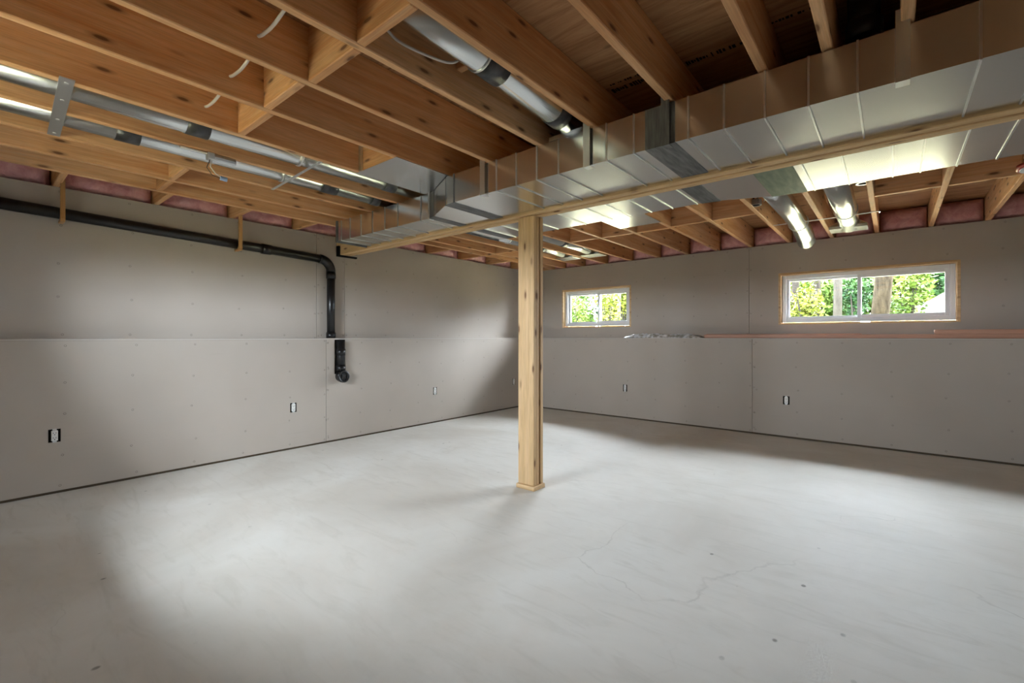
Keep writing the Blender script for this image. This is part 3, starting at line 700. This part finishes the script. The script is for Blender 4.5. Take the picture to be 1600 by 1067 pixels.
def tree(label, x, y, r0, h, bk, lf, crown, lean=0.0, group='trees beyond the wide window'):
    root = thing('tree', label, 'tree', (x, y, GZ), group)
    MB().tube([(x, y, GZ-.1), (x+lean*.3, y, GZ+h*.4), (x+lean*.7, y, GZ+h*.75), (x+lean, y, GZ+h)], [r0*1.12, r0, r0*.8, r0*.35], 14).build('trunk', BARK[bk], root, 0, True)
    mb = MB()
    for k in range(7): leaves(mb, (x+lean+rs.uniform(-1, 1)*crown*.6, y+rs.uniform(-1, 1)*crown*.6, GZ+h*rs.uniform(.75, 1.05)), crown*.6, crown*.6, crown*.45, 45, .11, rs)
    mb.build('foliage', LEAF[lf], root)['kind'] = 'stuff'
def shrub(label, x, y, rx, rz, lf, group, n=1500, size=.08, zc=None):
    root = thing('shrub', label, 'shrub', (x, y, GZ), group)
    mb = MB()
    for k in range(5): mb.tube([(x, y, GZ-.02), (x+rs.uniform(-.4, .4)*rx, y+rs.uniform(-.3, .3), GZ+rz*1.1)], [.03, .01], 6)
    mb.build('stems', BARK[0], root)
    mb = MB()
    for k in range(9): leaves(mb, (x+rs.uniform(-.6, .6)*rx, y+rs.uniform(-.5, .5)*rx, GZ+rz*rs.uniform(.4, 1.5)), rx*.5, rx*.5, rz*.42, n//9, size, rs)
    mb.build('foliage', LEAF[lf], root)['kind'] = 'stuff'
for (px, yy, wpx, bk, lf, h, lean, l) in ((1241, 14.6, 9, 0, 0, 7.5, .2, 'slim grey tree trunk at the latch-free side of the wide window'), (1278, 13.1, 9, 0, 1, 7.0, -.1, 'grey tree trunk seen through the fixed half of the wide window'),
                                   (1308, 11.6, 10, 1, 0, 7.0, .1, 'pale smooth tree trunk beside the window meeting rail'), (1370, 10.2, 19, 2, 0, 8.0, .9, 'thick brown leaning tree trunk just past the window meeting rail'), (1388, 13.6, 6, 2, 1, 6.5, .1, 'thin brown tree trunk behind the thick leaning one'),
                                   (899, 15, 5, 1, 2, 6, .2, 'thin pale tree trunk seen through the smaller window'), (966, 14, 6, 1, 0, 6, .2, 'pale tree trunk seen through the sliding half of the smaller window')):
    p = at_y(px, 465, yy); dist = p.length
    tree(l, p.x, yy, wpx/2*dist*.86/F_PX, h, bk, lf, .6, lean, 'trees beyond the windows')
CN = ('bright green', 'deep green', 'yellow green')
for row, (yy0, rz) in enumerate(((16.4, 1.15), (18.6, 1.5), (20.9, 1.9))):
    for i in range(10):
        x = -14.2+i*2.05+(.9 if row == 1 else 0)-row*.3; lf = rs.choice(((0, 2, 1, 0), (1, 0, 2, 1), (1, 1, 0, 2))[row])
        shrub(CN[lf]+(' shrub in the nearest row of undergrowth', ' shrub in the middle row of undergrowth', ' tall shrub at the back of the undergrowth')[row]+' outside', x, yy0+rs.uniform(-.1, .1), .92, rz, lf, CN[lf]+(' near', ' middle', ' far')[row]+' undergrowth shrubs', 3000, .095)
for i, (px, yy, lf) in enumerate(((1258, 11.9, 2), (1335, 13.4, 1), (1420, 11.6, 0), (1425, 14.9, 2), (905, 13.6, 0), (950, 12.4, 2))):
    p = at_y(px, 480, yy); shrub(CN[lf]+(' sapling between the slim grey trunks', ' sapling behind the window meeting rail', ' sapling right of the thick leaning trunk', ' sapling behind the pale boulder', ' sapling outside the fixed half of the smaller window', ' sapling outside the sliding half of the smaller window')[i].replace('right of', 'past'), p.x, yy, .42, .95, lf, 'saplings outside the windows', 1100, .05)
p = at_y(1478, 486, 13); mb = MB(); nu, nv = 20, 12
for i in range(nv+1):
    for k in range(nu):
        a = 2*PI*k/nu; t = PI/2*i/nv; rr = 1+.18*noise.noise(Vector((math.cos(a)*1.4, math.sin(a)*1.4, t*1.5)))
        mb.v.append((p.x+.15+.95*math.cos(a)*math.cos(t)*rr, 13+.7*math.sin(a)*math.cos(t)*rr, GZ-.05+1.0*math.sin(t)*rr))
for i in range(nv):
    for k in range(nu): mb.f.append((i*nu+k, i*nu+(k+1) % nu, (i+1)*nu+(k+1) % nu, (i+1)*nu+k))
o = mb.build('boulder', ROCKM, None, 0, True); tag(o, 'pale boulder on the ground seen through the wide window', 'boulder')
